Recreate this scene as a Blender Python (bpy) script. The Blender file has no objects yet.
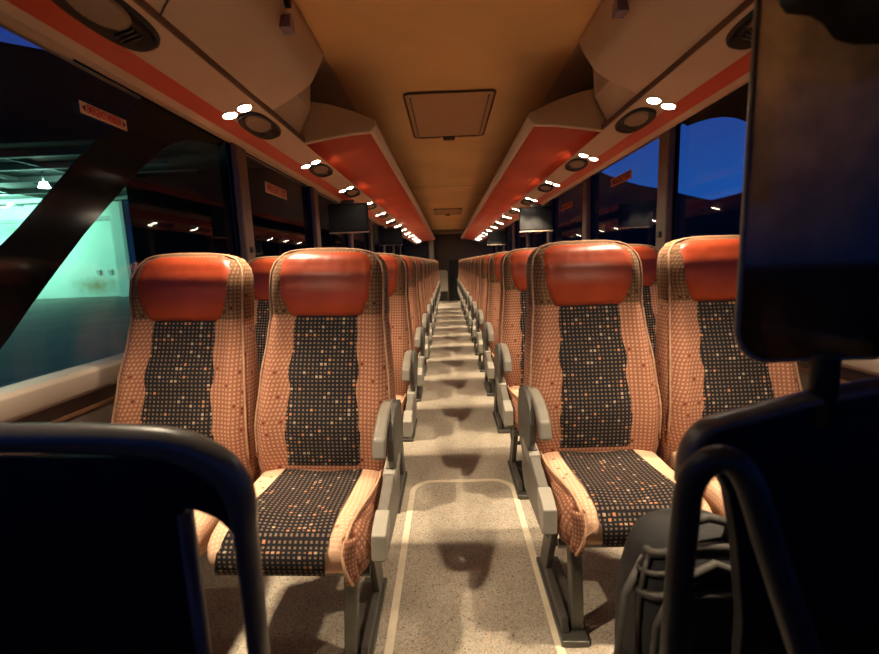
import bpy, bmesh, math, random
from mathutils import Vector, Matrix
random.seed(4)
PI = math.pi
SC = bpy.context.scene
COL = SC.collection

# ------------------------------------------------------------------ camera, world, exposure
cam_d = bpy.data.cameras.new('camera')
cam = bpy.data.objects.new('camera', cam_d)
COL.objects.link(cam)
SC.camera = cam
cam_d.sensor_width = 36.0
cam_d.lens = 440.0 / 879.0 * 36.0
cam_d.clip_start = 0.02
cam_d.clip_end = 1000
cam.location = (-0.04, 0.0, 1.10)
cam.rotation_euler = (Matrix.Rotation(math.radians(1.3), 3, 'Z') @ Matrix.Rotation(math.radians(90 - 8.4), 3, 'X')
                      @ Matrix.Rotation(math.radians(-2.1), 3, 'Z')).to_euler()
cam_d.dof.use_dof = True
cam_d.dof.focus_distance = 1.9
cam_d.dof.aperture_fstop = 3.2
vs = SC.view_settings
vs.view_transform = 'Standard'
vs.look = 'None'
vs.gamma = 1.0
vs.use_curve_mapping = False
vs.exposure = 0.0
try:
    SC.cycles.use_denoising = True
    SC.cycles.max_bounces = 8
    SC.cycles.diffuse_bounces = 6
    SC.cycles.transparent_max_bounces = 16
    SC.cycles.sample_clamp_indirect = 6.0
    SC.cycles.caustics_reflective = False
    SC.cycles.caustics_refractive = False
except Exception:
    pass

LAMP_POWER = 74.0            # watts of each lens of reading lights
LAMP_COLOR = (1.0, 0.80, 0.56)

w = bpy.data.worlds.new('dusk_sky')
SC.world = w
w.use_nodes = True
nt = w.node_tree
nt.nodes.clear()
wo = nt.nodes.new('ShaderNodeOutputWorld')
bg = nt.nodes.new('ShaderNodeBackground')
tc = nt.nodes.new('ShaderNodeTexCoord')
sp = nt.nodes.new('ShaderNodeSeparateXYZ')
cr = nt.nodes.new('ShaderNodeValToRGB')
nt.links.new(tc.outputs['Generated'], sp.inputs[0])
nt.links.new(sp.outputs['Z'], cr.inputs[0])
nt.links.new(cr.outputs[0], bg.inputs[0])
nt.links.new(bg.outputs[0], wo.inputs[0])
e = cr.color_ramp.elements
e[0].position = 0.0; e[0].color = (0.012, 0.13, 0.58, 1)
e[1].position = 0.75; e[1].color = (0.01, 0.03, 0.16, 1)
x = e.new(0.12); x.color = (0.02, 0.12, 0.52, 1)
x = e.new(0.30); x.color = (0.03, 0.07, 0.36, 1)
bg.inputs[1].default_value = 0.85


# ------------------------------------------------------------------ materials
def rgb(c): return (c[0], c[1], c[2], 1.0)

def mat(name, color, rough=0.6, metal=0.0, noise=0.0, nscale=20.0, bump=0.0, bscale=80.0, spec=0.5, emit=None, estr=0.0, coat=0.0):
    m = bpy.data.materials.new(name)
    m.use_nodes = True
    n = m.node_tree.nodes; l = m.node_tree.links
    b = n['Principled BSDF']
    b.inputs['Base Color'].default_value = rgb(color)
    b.inputs['Roughness'].default_value = rough
    b.inputs['Metallic'].default_value = metal
    b.inputs['Specular IOR Level'].default_value = spec
    if coat:
        b.inputs['Coat Weight'].default_value = coat
        b.inputs['Coat Roughness'].default_value = 0.15
    if emit:
        b.inputs['Emission Color'].default_value = rgb(emit)
        b.inputs['Emission Strength'].default_value = estr
    t = n.new('ShaderNodeTexCoord')
    if noise:
        nz = n.new('ShaderNodeTexNoise'); nz.inputs['Scale'].default_value = nscale; nz.inputs['Detail'].default_value = 4
        l.new(t.outputs['Object'], nz.inputs['Vector'])
        r = n.new('ShaderNodeValToRGB')
        k0, k1 = 1 - noise, 1 + noise
        r.color_ramp.elements[0].position = 0.3; r.color_ramp.elements[1].position = 0.7
        r.color_ramp.elements[0].color = rgb([c * k0 for c in color]); r.color_ramp.elements[1].color = rgb([min(1, c * k1) for c in color])
        l.new(nz.outputs['Fac'], r.inputs[0]); l.new(r.outputs[0], b.inputs['Base Color'])
    if bump:
        nb = n.new('ShaderNodeTexNoise'); nb.inputs['Scale'].default_value = bscale; nb.inputs['Detail'].default_value = 3
        l.new(t.outputs['Object'], nb.inputs['Vector'])
        bp = n.new('ShaderNodeBump'); bp.inputs['Strength'].default_value = bump; bp.inputs['Distance'].default_value = 0.002
        l.new(nb.outputs['Fac'], bp.inputs['Height']); l.new(bp.outputs[0], b.inputs['Normal'])
    return m

def fabric(name, base, dot, special, special2, fleck_odds, pitch=0.0130, dot_r=0.22, big_r=0.42):
    """woven moquette: square dots on a grid, some of them larger and of another colour"""
    m = bpy.data.materials.new(name); m.use_nodes = True
    n = m.node_tree.nodes; l = m.node_tree.links
    b = n['Principled BSDF']
    b.inputs['Roughness'].default_value = 0.9
    b.inputs['Specular IOR Level'].default_value = 0.15
    b.inputs['Sheen Weight'].default_value = 0.03
    uv = n.new('ShaderNodeUVMap'); uv.uv_map = 'UVMap'
    sc = n.new('ShaderNodeVectorMath'); sc.operation = 'SCALE'; sc.inputs['Scale'].default_value = 1.0 / pitch
    l.new(uv.outputs[0], sc.inputs[0])
    fl = n.new('ShaderNodeVectorMath'); fl.operation = 'FLOOR'; l.new(sc.outputs[0], fl.inputs[0])
    fr = n.new('ShaderNodeVectorMath'); fr.operation = 'FRACTION'; l.new(sc.outputs[0], fr.inputs[0])
    su = n.new('ShaderNodeVectorMath'); su.operation = 'SUBTRACT'; su.inputs[1].default_value = (0.5, 0.5, 0); l.new(fr.outputs[0], su.inputs[0])
    ab = n.new('ShaderNodeVectorMath'); ab.operation = 'ABSOLUTE'; l.new(su.outputs[0], ab.inputs[0])
    sx = n.new('ShaderNodeSeparateXYZ'); l.new(ab.outputs[0], sx.inputs[0])
    mx = n.new('ShaderNodeMath'); mx.operation = 'MAXIMUM'; l.new(sx.outputs[0], mx.inputs[0]); l.new(sx.outputs[1], mx.inputs[1])
    wn = n.new('ShaderNodeTexWhiteNoise'); wn.noise_dimensions = '2D'; l.new(fl.outputs[0], wn.inputs['Vector'])
    isf = n.new('ShaderNodeMath'); isf.operation = 'LESS_THAN'; isf.inputs[1].default_value = fleck_odds; l.new(wn.outputs['Value'], isf.inputs[0])
    isf2 = n.new('ShaderNodeMath'); isf2.operation = 'LESS_THAN'; isf2.inputs[1].default_value = fleck_odds * 0.5; l.new(wn.outputs['Value'], isf2.inputs[0])
    # radius
    rm = n.new('ShaderNodeMath'); rm.operation = 'MULTIPLY_ADD'; rm.inputs[1].default_value = big_r - dot_r; rm.inputs[2].default_value = dot_r
    l.new(isf.outputs[0], rm.inputs[0])
    ins = n.new('ShaderNodeMath'); ins.operation = 'LESS_THAN'; l.new(mx.outputs[0], ins.inputs[0]); l.new(rm.outputs[0], ins.inputs[1])
    def mix(fac, a, c):
        q = n.new('ShaderNodeMix'); q.data_type = 'RGBA'
        l.new(fac, q.inputs['Factor'])
        for s, v in ((q.inputs[6], a), (q.inputs[7], c)):
            if isinstance(v, (tuple, list)): s.default_value = rgb(v)
            else: l.new(v, s)
        return q.outputs[2]
    sp_c = mix(isf2.outputs[0], special, special2)
    dc = mix(isf.outputs[0], dot, sp_c)
    allc = mix(ins.outputs[0], base, dc)
    t = n.new('ShaderNodeTexCoord'); nz = n.new('ShaderNodeTexNoise'); nz.inputs['Scale'].default_value = 9; nz.inputs['Detail'].default_value = 5
    l.new(t.outputs['Object'], nz.inputs['Vector'])
    mr = n.new('ShaderNodeMapRange'); mr.inputs[3].default_value = 0.8; mr.inputs[4].default_value = 1.15; l.new(nz.outputs['Fac'], mr.inputs[0])
    ml = n.new('ShaderNodeVectorMath'); ml.operation = 'SCALE'; l.new(allc, ml.inputs[0]); l.new(mr.outputs[0], ml.inputs['Scale'])
    l.new(ml.outputs[0], b.inputs['Base Color'])
    bp = n.new('ShaderNodeBump'); bp.inputs['Strength'].default_value = 0.35; bp.inputs['Distance'].default_value = 0.002
    l.new(ins.outputs[0], bp.inputs['Height']); l.new(bp.outputs[0], b.inputs['Normal'])
    return m

def glass(name, tint, rough=0.02, ior=1.45, haze=None):
    m = bpy.data.materials.new(name); m.use_nodes = True
    n = m.node_tree.nodes; l = m.node_tree.links
    n.remove(n['Principled BSDF'])
    o = n['Material Output']
    tr = n.new('ShaderNodeBsdfTransparent'); tr.inputs[0].default_value = rgb(tint)
    gl = n.new('ShaderNodeBsdfGlossy'); gl.inputs['Roughness'].default_value = rough
    fr = n.new('ShaderNodeFresnel'); fr.inputs['IOR'].default_value = ior
    mx = n.new('ShaderNodeMixShader')
    geo = n.new('ShaderNodeNewGeometry'); inv = n.new('ShaderNodeMath'); inv.operation = 'SUBTRACT'; inv.inputs[0].default_value = 1.0
    l.new(geo.outputs['Backfacing'], inv.inputs[1])
    mu = n.new('ShaderNodeMath'); mu.operation = 'MULTIPLY'; l.new(fr.outputs[0], mu.inputs[0]); l.new(inv.outputs[0], mu.inputs[1])
    l.new(mu.outputs[0], mx.inputs[0]); l.new(tr.outputs[0], mx.inputs[1]); l.new(gl.outputs[0], mx.inputs[2])
    last = mx.outputs[0]
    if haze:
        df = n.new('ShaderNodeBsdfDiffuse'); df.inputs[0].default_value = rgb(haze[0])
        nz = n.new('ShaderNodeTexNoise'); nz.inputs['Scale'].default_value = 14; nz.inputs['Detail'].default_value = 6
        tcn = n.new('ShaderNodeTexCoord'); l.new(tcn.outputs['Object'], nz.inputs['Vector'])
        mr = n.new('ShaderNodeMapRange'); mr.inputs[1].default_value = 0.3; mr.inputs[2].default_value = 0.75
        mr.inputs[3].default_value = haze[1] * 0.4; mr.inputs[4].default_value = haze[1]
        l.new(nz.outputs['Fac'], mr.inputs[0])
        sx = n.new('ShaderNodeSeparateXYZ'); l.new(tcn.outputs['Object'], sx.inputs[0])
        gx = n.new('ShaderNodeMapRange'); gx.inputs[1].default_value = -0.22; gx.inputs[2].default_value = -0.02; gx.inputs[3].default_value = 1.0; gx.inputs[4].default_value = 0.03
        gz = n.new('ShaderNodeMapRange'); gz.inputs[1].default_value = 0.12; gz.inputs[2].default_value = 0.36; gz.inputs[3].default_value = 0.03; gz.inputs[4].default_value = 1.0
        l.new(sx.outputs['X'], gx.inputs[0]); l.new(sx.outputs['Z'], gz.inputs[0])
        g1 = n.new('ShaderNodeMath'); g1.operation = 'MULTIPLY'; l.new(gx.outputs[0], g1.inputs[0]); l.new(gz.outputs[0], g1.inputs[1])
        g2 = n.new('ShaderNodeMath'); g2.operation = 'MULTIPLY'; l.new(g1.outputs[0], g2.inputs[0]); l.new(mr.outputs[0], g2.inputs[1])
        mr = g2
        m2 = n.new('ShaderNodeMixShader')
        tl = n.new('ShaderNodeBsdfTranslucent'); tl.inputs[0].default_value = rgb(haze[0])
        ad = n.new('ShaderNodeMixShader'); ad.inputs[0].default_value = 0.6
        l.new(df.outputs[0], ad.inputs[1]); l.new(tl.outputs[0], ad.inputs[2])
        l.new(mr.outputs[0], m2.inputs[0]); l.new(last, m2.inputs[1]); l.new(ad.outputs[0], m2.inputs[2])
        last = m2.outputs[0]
    l.new(last, o.inputs[0])
    return m

def emission(name, c, s):
    m = bpy.data.materials.new(name); m.use_nodes = True
    n = m.node_tree.nodes; l = m.node_tree.links
    n.remove(n['Principled BSDF'])
    em = n.new('ShaderNodeEmission'); em.inputs[0].default_value = rgb(c); em.inputs[1].default_value = s
    l.new(em.outputs[0], n['Material Output'].inputs[0])
    return m

M = {}
M['dark_fabric'] = fabric('dark_fabric', (0.013, 0.011, 0.012), (0.17, 0.115, 0.08), (0.42, 0.18, 0.085), (0.36, 0.26, 0.18), 0.10, big_r=0.30)
M['salmon_fabric'] = fabric('salmon_fabric', (0.25, 0.098, 0.054), (0.44, 0.235, 0.145), (0.10, 0.025, 0.015), (0.16, 0.03, 0.015), 0.022, dot_r=0.27, big_r=0.30)
M['brown_fabric'] = fabric('brown_fabric', (0.13, 0.062, 0.03), (0.25, 0.135, 0.07), (0.06, 0.02, 0.01), (0.10, 0.03, 0.01), 0.03, dot_r=0.27, big_r=0.30)
M['sand_fabric'] = fabric('sand_fabric', (0.62, 0.37, 0.23), (0.75, 0.50, 0.34), (0.15, 0.05, 0.03), (0.35, 0.12, 0.06), 0.02, dot_r=0.27, big_r=0.30)
M['piping'] = mat('piping', (0.34, 0.185, 0.105), 0.8, noise=0.2, nscale=60)
M['leather'] = mat('red_leather', (0.33, 0.048, 0.015), 0.36, noise=0.12, nscale=14, bump=0.35, bscale=26, spec=0.35)
M['shell'] = mat('seat_shell', (0.10, 0.055, 0.04), 0.8, noise=0.15)
M['grey_plastic'] = mat('grey_plastic', (0.15, 0.135, 0.11), 0.42, noise=0.08, nscale=30, bump=0.1)
M['pale_plastic'] = mat('pale_grey_plastic', (0.33, 0.305, 0.25), 0.40, noise=0.06, nscale=30)
M['dark_plastic'] = mat('dark_grey_plastic', (0.06, 0.055, 0.045), 0.45, noise=0.1)
M['black_plastic'] = mat('black_plastic', (0.010, 0.010, 0.010), 0.5, noise=0.2, spec=0.2)
M['steel'] = mat('painted_steel', (0.09, 0.085, 0.07), 0.38, metal=0.3, noise=0.1)
M['chrome'] = mat('worn_metal', (0.5, 0.47, 0.4), 0.3, metal=0.9)
M['beige'] = mat('beige_moulding', (0.54, 0.405, 0.30), 0.55, noise=0.05, nscale=3, bump=0.08, bscale=160)
M['beige_dark'] = mat('brown_moulding', (0.22, 0.16, 0.11), 0.6, noise=0.08, nscale=4)
M['ceiling'] = mat('ceiling_fabric', (0.80, 0.50, 0.23), 0.9, noise=0.07, nscale=2.2, bump=0.25, bscale=300)
M['hatch'] = mat('hatch_panel', (0.44, 0.26, 0.13), 0.7, noise=0.05)
M['brown_trim'] = mat('dark_brown_trim', (0.10, 0.045, 0.02), 0.5)
M['red'] = mat('red_rack_lining', (0.60, 0.062, 0.020), 0.36, noise=0.1, nscale=2.5, bump=0.12, bscale=12, spec=0.5)
M['red_stripe'] = mat('red_stripe', (0.52, 0.06, 0.02), 0.4)
M['black_gloss'] = mat('black_glass_band', (0.006, 0.006, 0.006), 0.12, spec=0.25)
M['window_glass'] = glass('window_glass', (0.80, 0.86, 0.88))
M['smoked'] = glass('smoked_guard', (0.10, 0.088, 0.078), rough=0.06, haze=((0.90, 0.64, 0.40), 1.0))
M['guard_edge'] = mat('guard_edge', (0.22, 0.15, 0.09), 0.5, noise=0.3, nscale=40)
M['wall'] = mat('side_wall_lining', (0.10, 0.07, 0.055), 0.75, noise=0.1)
M['sill'] = mat('sill_beige', (0.36, 0.30, 0.24), 0.45, noise=0.06, nscale=5)
M['post'] = mat('window_post_trim', (0.20, 0.13, 0.085), 0.5, noise=0.07)
M['rear'] = mat('rear_wall_panel', (0.11, 0.075, 0.055), 0.7, noise=0.1)
M['rear_dark'] = mat('rear_dark_panel', (0.012, 0.010, 0.009), 0.6)
M['rear_pale'] = mat('rear_pale_panel', (0.42, 0.36, 0.27), 0.6, noise=0.05)
M['stripe'] = mat('cream_line', (0.80, 0.70, 0.52), 0.5, noise=0.08, nscale=30)
M['lens'] = emission('lamp_lens', (1.0, 0.84, 0.62), 120.0)
M['screen'] = mat('monitor_dark', (0.012, 0.011, 0.010), 0.6, noise=0.1, spec=0.15)
M['panel_black'] = mat('partition_navy', (0.006, 0.007, 0.011), 0.6, noise=0.2, spec=0.15)
M['rail'] = mat('partition_rail', (0.085, 0.076, 0.060), 0.34, noise=0.1, spec=0.5)
M['tube'] = mat('handrail_paint', (0.02, 0.019, 0.018), 0.42, spec=0.3)
M['bag'] = mat('backpack_cloth', (0.016, 0.015, 0.014), 0.85, noise=0.3, nscale=30, bump=0.5, bscale=200)
M['strap'] = mat('backpack_strap', (0.05, 0.043, 0.034), 0.7, noise=0.2, nscale=60, bump=0.4, bscale=300)
M['sign_white'] = mat('sticker_white', (0.80, 0.62, 0.50), 0.5)
M['sign_orange'] = mat('sticker_orange', (0.85, 0.25, 0.08), 0.5)
M['sign_red'] = mat('sticker_red_letters', (0.55, 0.02, 0.015), 0.5)
M['sign_dark'] = mat('sticker_dark_letters', (0.06, 0.01, 0.01), 0.5)
M['bay_wall'] = mat('bay_wall_plaster', (0.55, 0.72, 0.62), 0.8, noise=0.06, nscale=0.6)
def add_stain(m, cx, cz, rx, rz, col):
    n = m.node_tree.nodes; l = m.node_tree.links; b = n['Principled BSDF']
    src = b.inputs['Base Color'].links[0].from_socket
    t = n.new('ShaderNodeTexCoord'); mp = n.new('ShaderNodeMapping'); mp.vector_type = 'POINT'
    mp.inputs['Location'].default_value = (-cx / rx, 0, -cz / rz); mp.inputs['Scale'].default_value = (1 / rx, 0, 1 / rz)
    l.new(t.outputs['Object'], mp.inputs[0])
    ln = n.new('ShaderNodeVectorMath'); ln.operation = 'LENGTH'; l.new(mp.outputs[0], ln.inputs[0])
    nz = n.new('ShaderNodeTexNoise'); nz.inputs['Scale'].default_value = 2.5; l.new(t.outputs['Object'], nz.inputs['Vector'])
    ad = n.new('ShaderNodeMath'); ad.operation = 'ADD'; l.new(ln.outputs['Value'], ad.inputs[0]); l.new(nz.outputs['Fac'], ad.inputs[1])
    mr = n.new('ShaderNodeMapRange'); mr.inputs[1].default_value = 0.5; mr.inputs[2].default_value = 1.5; mr.inputs[3].default_value = 0.85; mr.inputs[4].default_value = 0.0
    l.new(ad.outputs[0], mr.inputs[0])
    q = n.new('ShaderNodeMix'); q.data_type = 'RGBA'; l.new(mr.outputs[0], q.inputs['Factor']); l.new(src, q.inputs[6]); q.inputs[7].default_value = rgb(col)
    l.new(q.outputs[2], b.inputs['Base Color'])
add_stain(M['bay_wall'], -0.2, 0.75, 1.9, 0.75, (0.30, 0.24, 0.08))
M['bay_steel'] = mat('bay_steel', (0.35, 0.42, 0.38), 0.6)
M['bay_ceiling'] = mat('bay_ceiling', (0.05, 0.075, 0.07), 0.8)
M['facade'] = mat('dark_facade', (0.006, 0.006, 0.006), 0.9, noise=0.2, nscale=0.5, spec=0.05)
M['asphalt'] = mat('yard_asphalt', (0.05, 0.06, 0.055), 0.8, noise=0.3, nscale=0.8)
M['apron'] = mat('concrete_apron', (0.085, 0.10, 0.08), 0.85, noise=0.25, nscale=0.7)
M['stain'] = mat('brown_stain', (0.30, 0.24, 0.08), 0.8, noise=0.3, nscale=2)
M['bay_lamp'] = emission('bay_lamp', (0.75, 1.0, 0.9), 30.0)
M['hill'] = mat('dark_hillside', (0.005, 0.005, 0.006), 0.95, noise=0.4, nscale=0.05)
M['latch'] = mat('latch_violet', (0.16, 0.12, 0.20), 0.35)

# floor: speckled hard-wearing vinyl
def floor_material():
    m = bpy.data.materials.new('speckled_vinyl'); m.use_nodes = True
    n = m.node_tree.nodes; l = m.node_tree.links
    b = n['Principled BSDF']; b.inputs['Roughness'].default_value = 0.62; b.inputs['Specular IOR Level'].default_value = 0.3
    t = n.new('ShaderNodeTexCoord')
    v = n.new('ShaderNodeTexVoronoi'); v.inputs['Scale'].default_value = 240
    l.new(t.outputs['Object'], v.inputs['Vector'])
    r = n.new('ShaderNodeValToRGB')
    sepc = n.new('ShaderNodeSeparateColor'); l.new(v.outputs['Color'], sepc.inputs[0]); l.new(sepc.outputs[0], r.inputs[0])
    r.color_ramp.interpolation = 'CONSTANT'
    el = r.color_ramp.elements
    el[0].position = 0; el[0].color = (0.30, 0.255, 0.195, 1)
    el[1].position = 0.25; el[1].color = (0.36, 0.315, 0.245, 1)
    for p, c in ((0.55, (0.41, 0.36, 0.285, 1)), (0.86, (0.26, 0.215, 0.16, 1)), (0.94, (0.42, 0.25, 0.14, 1)), (0.975, (0.12, 0.10, 0.08, 1))):
        q = el.new(p); q.color = c
    nz = n.new('ShaderNodeTexNoise'); nz.inputs['Scale'].default_value = 3.5; nz.inputs['Detail'].default_value = 6
    l.new(t.outputs['Object'], nz.inputs['Vector'])
    mr = n.new('ShaderNodeMapRange'); mr.inputs[1].default_value = 0.3; mr.inputs[2].default_value = 0.7
    mr.inputs[3].default_value = 1.0; mr.inputs[4].default_value = 1.38; l.new(nz.outputs['Fac'], mr.inputs[0])
    ml = n.new('ShaderNodeVectorMath'); ml.operation = 'SCALE'; l.new(r.outputs[0], ml.inputs[0]); l.new(mr.outputs[0], ml.inputs['Scale'])
    l.new(ml.outputs[0], b.inputs['Base Color'])
    bp = n.new('ShaderNodeBump'); bp.inputs['Strength'].default_value = 0.2; bp.inputs['Distance'].default_value = 0.001
    l.new(v.outputs['Distance'], bp.inputs['Height']); l.new(bp.outputs[0], b.inputs['Normal'])
    return m
M['floor'] = floor_material()


# ------------------------------------------------------------------ mesh helpers
class MB:
    """collects vertices and faces of ONE mesh, with uv in metres"""
    def __init__(s): s.v = []; s.f = []; s.uv = {}; s.mi = []; s.smooth = []
    def add(s, vs, fs, uvs=None, mi=0, smooth=False):
        o = len(s.v); s.v += [tuple(p) for p in vs]
        for f in fs:
            s.f.append(tuple(i + o for i in f)); s.mi.append(mi); s.smooth.append(smooth)
        if uvs:
            for i, u in enumerate(uvs): s.uv[o + i] = u
        return s
    def box(s, x0, x1, y0, y1, z0, z1, mi=0, mtx=None):
        vs = [(x, y, z) for x in (x0, x1) for y in (y0, y1) for z in (z0, z1)]
        if mtx: vs = [tuple(mtx @ Vector(p)) for p in vs]
        return s.add(vs, [(0, 1, 3, 2), (4, 6, 7, 5), (0, 4, 5, 1), (2, 3, 7, 6), (0, 2, 6, 4), (1, 5, 7, 3)], mi=mi)
    def prism(s, pts, axis, a, b, mi=0, smooth=False):
        """extrude a polygon along x, y or z between a and b"""
        def put(p, t):
            return {'x': (t, p[0], p[1]), 'y': (p[0], t, p[1]), 'z': (p[0], p[1], t)}[axis]
        n = len(pts)
        vs = [put(p, a) for p in pts] + [put(p, b) for p in pts]
        fs = [(i, (i + 1) % n, n + (i + 1) % n, n + i) for i in range(n)]
        s.add(vs, fs, mi=mi, smooth=smooth)
        o = len(s.v) - 2 * n
        s.f.append(tuple(range(o + n - 1, o - 1, -1))); s.mi.append(mi); s.smooth.append(False)
        s.f.append(tuple(range(o + n, o + 2 * n))); s.mi.append(mi); s.smooth.append(False)
        return s
    def tube(s, path, r, n=10, mi=0, closed=False):
        P = [Vector(p) for p in path]; k = len(P)
        rings = []
        up = None
        for i, p in enumerate(P):
            if closed: t = (P[(i + 1) % k] - P[i - 1])
            else: t = (P[min(i + 1, k - 1)] - P[max(i - 1, 0)])
            t.normalize()
            if up is None:
                up = Vector((0, 0, 1)) if abs(t.z) < 0.9 else Vector((0, 1, 0))
            a = t.cross(up); a.normalize(); up = a.cross(t); up.normalize()
            rr = r[i] if isinstance(r, (list, tuple)) else r
            rings.append([p + (a * math.cos(2 * PI * j / n) + up * math.sin(2 * PI * j / n)) * rr for j in range(n)])
        vs = [q for R in rings for q in R]
        fs = []
        m = k if closed else k - 1
        for i in range(m):
            i2 = (i + 1) % k
            for j in range(n):
                fs.append((i * n + j, i * n + (j + 1) % n, i2 * n + (j + 1) % n, i2 * n + j))
        s.add(vs, fs, mi=mi, smooth=True)
        if not closed:
            o = len(s.v) - len(vs)
            s.f.append(tuple(range(o, o + n))); s.mi.append(mi); s.smooth.append(False)
            s.f.append(tuple(range(o + (k - 1) * n + n - 1, o + (k - 1) * n - 1, -1))); s.mi.append(mi); s.smooth.append(False)
        return s
    def grid(s, rows, uvs=None, mi=0, close_u=False, smooth=True):
        nr, nc = len(rows), len(rows[0])
        vs = [p for r in rows for p in r]
        fs = []
        for i in range(nr - 1):
            for j in range(nc if close_u else nc - 1):
                j2 = (j + 1) % nc
                fs.append((i * nc + j, i * nc + j2, (i + 1) * nc + j2, (i + 1) * nc + j))
        return s.add(vs, fs, [u for r in uvs for u in r] if uvs else None, mi=mi, smooth=smooth)
    def cap(s, start, n, mi=0, flip=False):
        f = tuple(range(start, start + n))
        s.f.append(f[::-1] if flip else f); s.mi.append(mi); s.smooth.append(True)
    def build(s, name, mats, parent=None, bevel=0.0, segs=2, fix=True, solid=0.0):
        me = bpy.data.meshes.new(name)
        me.from_pydata(s.v, [], s.f)
        if not isinstance(mats, (list, tuple)): mats = [mats]
        for m in mats: me.materials.append(m)
        for p, mi, sm in zip(me.polygons, s.mi, s.smooth): p.material_index = mi; p.use_smooth = sm
        if s.uv:
            ul = me.uv_layers.new(name='UVMap')
            for lp in me.loops: ul.data[lp.index].uv = s.uv.get(lp.vertex_index, (0, 0))
        if fix or solid:
            bm = bmesh.new(); bm.from_mesh(me)
            if fix: bmesh.ops.recalc_face_normals(bm, faces=bm.faces)
            if solid: bmesh.ops.solidify(bm, geom=list(bm.faces), thickness=solid)
            bm.to_mesh(me); bm.free()
        o = bpy.data.objects.new(name, me)
        COL.objects.link(o)
        if parent: o.parent = parent
        if bevel:
            md = o.modifiers.new('bevel', 'BEVEL'); md.width = bevel; md.segments = segs; md.limit_method = 'ANGLE'; md.angle_limit = 0.6
            for p in me.polygons: p.use_smooth = True
            md.harden_normals = True
        return o

def empty(name, loc, label, cat, group=None, rz=0.0):
    o = bpy.data.objects.new(name, None); COL.objects.link(o)
    o.location = loc; o.rotation_euler = (0, 0, rz); o.empty_display_size = 0.1
    o['label'] = label; o['category'] = cat
    if group: o['group'] = group
    return o
def tag(o, label, cat, group=None, kind=None):
    o['label'] = label; o['category'] = cat
    if group: o['group'] = group
    if kind: o['kind'] = kind
    return o
def struct(o): o['kind'] = 'structure'; return o
def copy_tree(o, parent=None):
    c = o.copy(); COL.objects.link(c)
    if parent: c.parent = parent
    for ch in list(o.children): copy_tree(ch, c)
    return c
def interp(t, pts):
    if t <= pts[0][0]: return pts[0][1]
    for (a, va), (b, vb) in zip(pts, pts[1:]):
        if t <= b:
            k = (t - a) / (b - a); k = k * k * (3 - 2 * k) * 0.5 + k * 0.5
            return va + (vb - va) * k
    return pts[-1][1]
def arc(cx, cy, r, a0, a1, n):
    return [(cx + r * math.cos(a0 + (a1 - a0) * i / n), cy + r * math.sin(a0 + (a1 - a0) * i / n)) for i in range(n + 1)]

ORD = ['first', 'second', 'third', 'fourth', 'fifth', 'sixth', 'seventh', 'eighth', 'ninth', 'tenth', 'eleventh', 'twelfth', 'thirteenth', 'fourteenth']
Y_END = 12.4
PITCH = 0.79

# ------------------------------------------------------------------ the shell of the coach
struct(MB().box(-1.23, 1.23, -0.6, Y_END, -0.05, 0.0).build('floor', M['floor']))
fl = bpy.data.objects['floor']
# cream line inlaid round the front of the aisle
def stripe_path():
    pts = [(-0.245, 0.3), (-0.245, 1.99)]
    pts += [(-0.145 + 0.10 * math.cos(a), 1.99 + 0.10 * math.sin(a)) for a in [PI - PI / 2 * i / 6 for i in range(1, 7)]]
    pts += [(0.145 + 0.10 * math.cos(a), 1.99 + 0.10 * math.sin(a)) for a in [PI / 2 - PI / 2 * i / 6 for i in range(0, 7)]]
    pts += [(0.245, 0.3)]
    return pts
sp_ = stripe_path(); mb = MB(); vsx = []
for i, p in enumerate(sp_):
    a = Vector(sp_[max(i - 1, 0)]); b_ = Vector(sp_[min(i + 1, len(sp_) - 1)]); t = (b_ - a).normalized(); nn = Vector((-t.y, t.x))
    p = Vector(p)
    for s_ in (-1, 1):
        q = p + nn * 0.0125 * s_
        vsx += [(q.x, q.y, 0.0001), (q.x, q.y, 0.0025)]
fs = []
for i in range(len(sp_) - 1):
    o = i * 4; q = o + 4
    fs += [(o + 1, o + 3, q + 3, q + 1), (o, o + 1, q + 1, q), (o + 2, q + 2, q + 3, o + 3)]
mb.add(vsx, fs); mb.build('floor_line', M['stripe'], fl)

cl = struct(MB().box(-0.515, 0.515, -0.6, Y_END, 1.95, 1.99).build('ceiling', M['ceiling']))
for yy in (1.1, 5.2, 9.6):      # joints across the headlining
    MB().box(-0.50, 0.50, yy, yy + 0.004, 1.9485, 1.951).build('ceiling_seam', M['brown_trim'], cl)

for sgn, side in ((-1, 'left'), (1, 'right')):
    wl = struct(MB().box(min(sgn * 1.20, sgn * 1.24), max(sgn * 1.20, sgn * 1.24), -0.6, Y_END, 0, 0.76).build('wall_' + side, M['wall']))
    # roof side above the windows and the cove up to the headlining
    prof = [(0.515, 1.955), (0.70, 1.95), (0.90, 1.92), (1.06, 1.86), (1.15, 1.80), (1.24, 1.78), (1.24, 1.82), (1.10, 1.93), (0.90, 1.98), (0.515, 1.99)]
    MB().prism([(sgn * a, b) for a, b in prof], 'y', -0.6, Y_END).build('cove', M['beige'], wl)
    MB().box(min(sgn * 1.16, sgn * 1.205), max(sgn * 1.16, sgn * 1.205), -0.6, Y_END, 0.055, 0.13).build('heating_duct', M['dark_plastic'], wl, bevel=0.008)
    # sill ledge
    sl = MB()
    sl.prism([(sgn * 1.235, 0.735), (sgn * 1.165, 0.735), (sgn * 1.155, 0.75), (sgn * 1.155, 0.80), (sgn * 1.165, 0.812), (sgn * 1.235, 0.815)], 'y', -0.6, Y_END)
    struct(sl.build('trim_1' if sgn < 0 else 'trim_2', M['sill'], bevel=0.004))
    o = MB().box(min(sgn * 1.150, sgn * 1.156), max(sgn * 1.150, sgn * 1.156), -0.6, Y_END, 0.69, 0.70).build('sill_groove', M['brown_trim'], wl)

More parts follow.
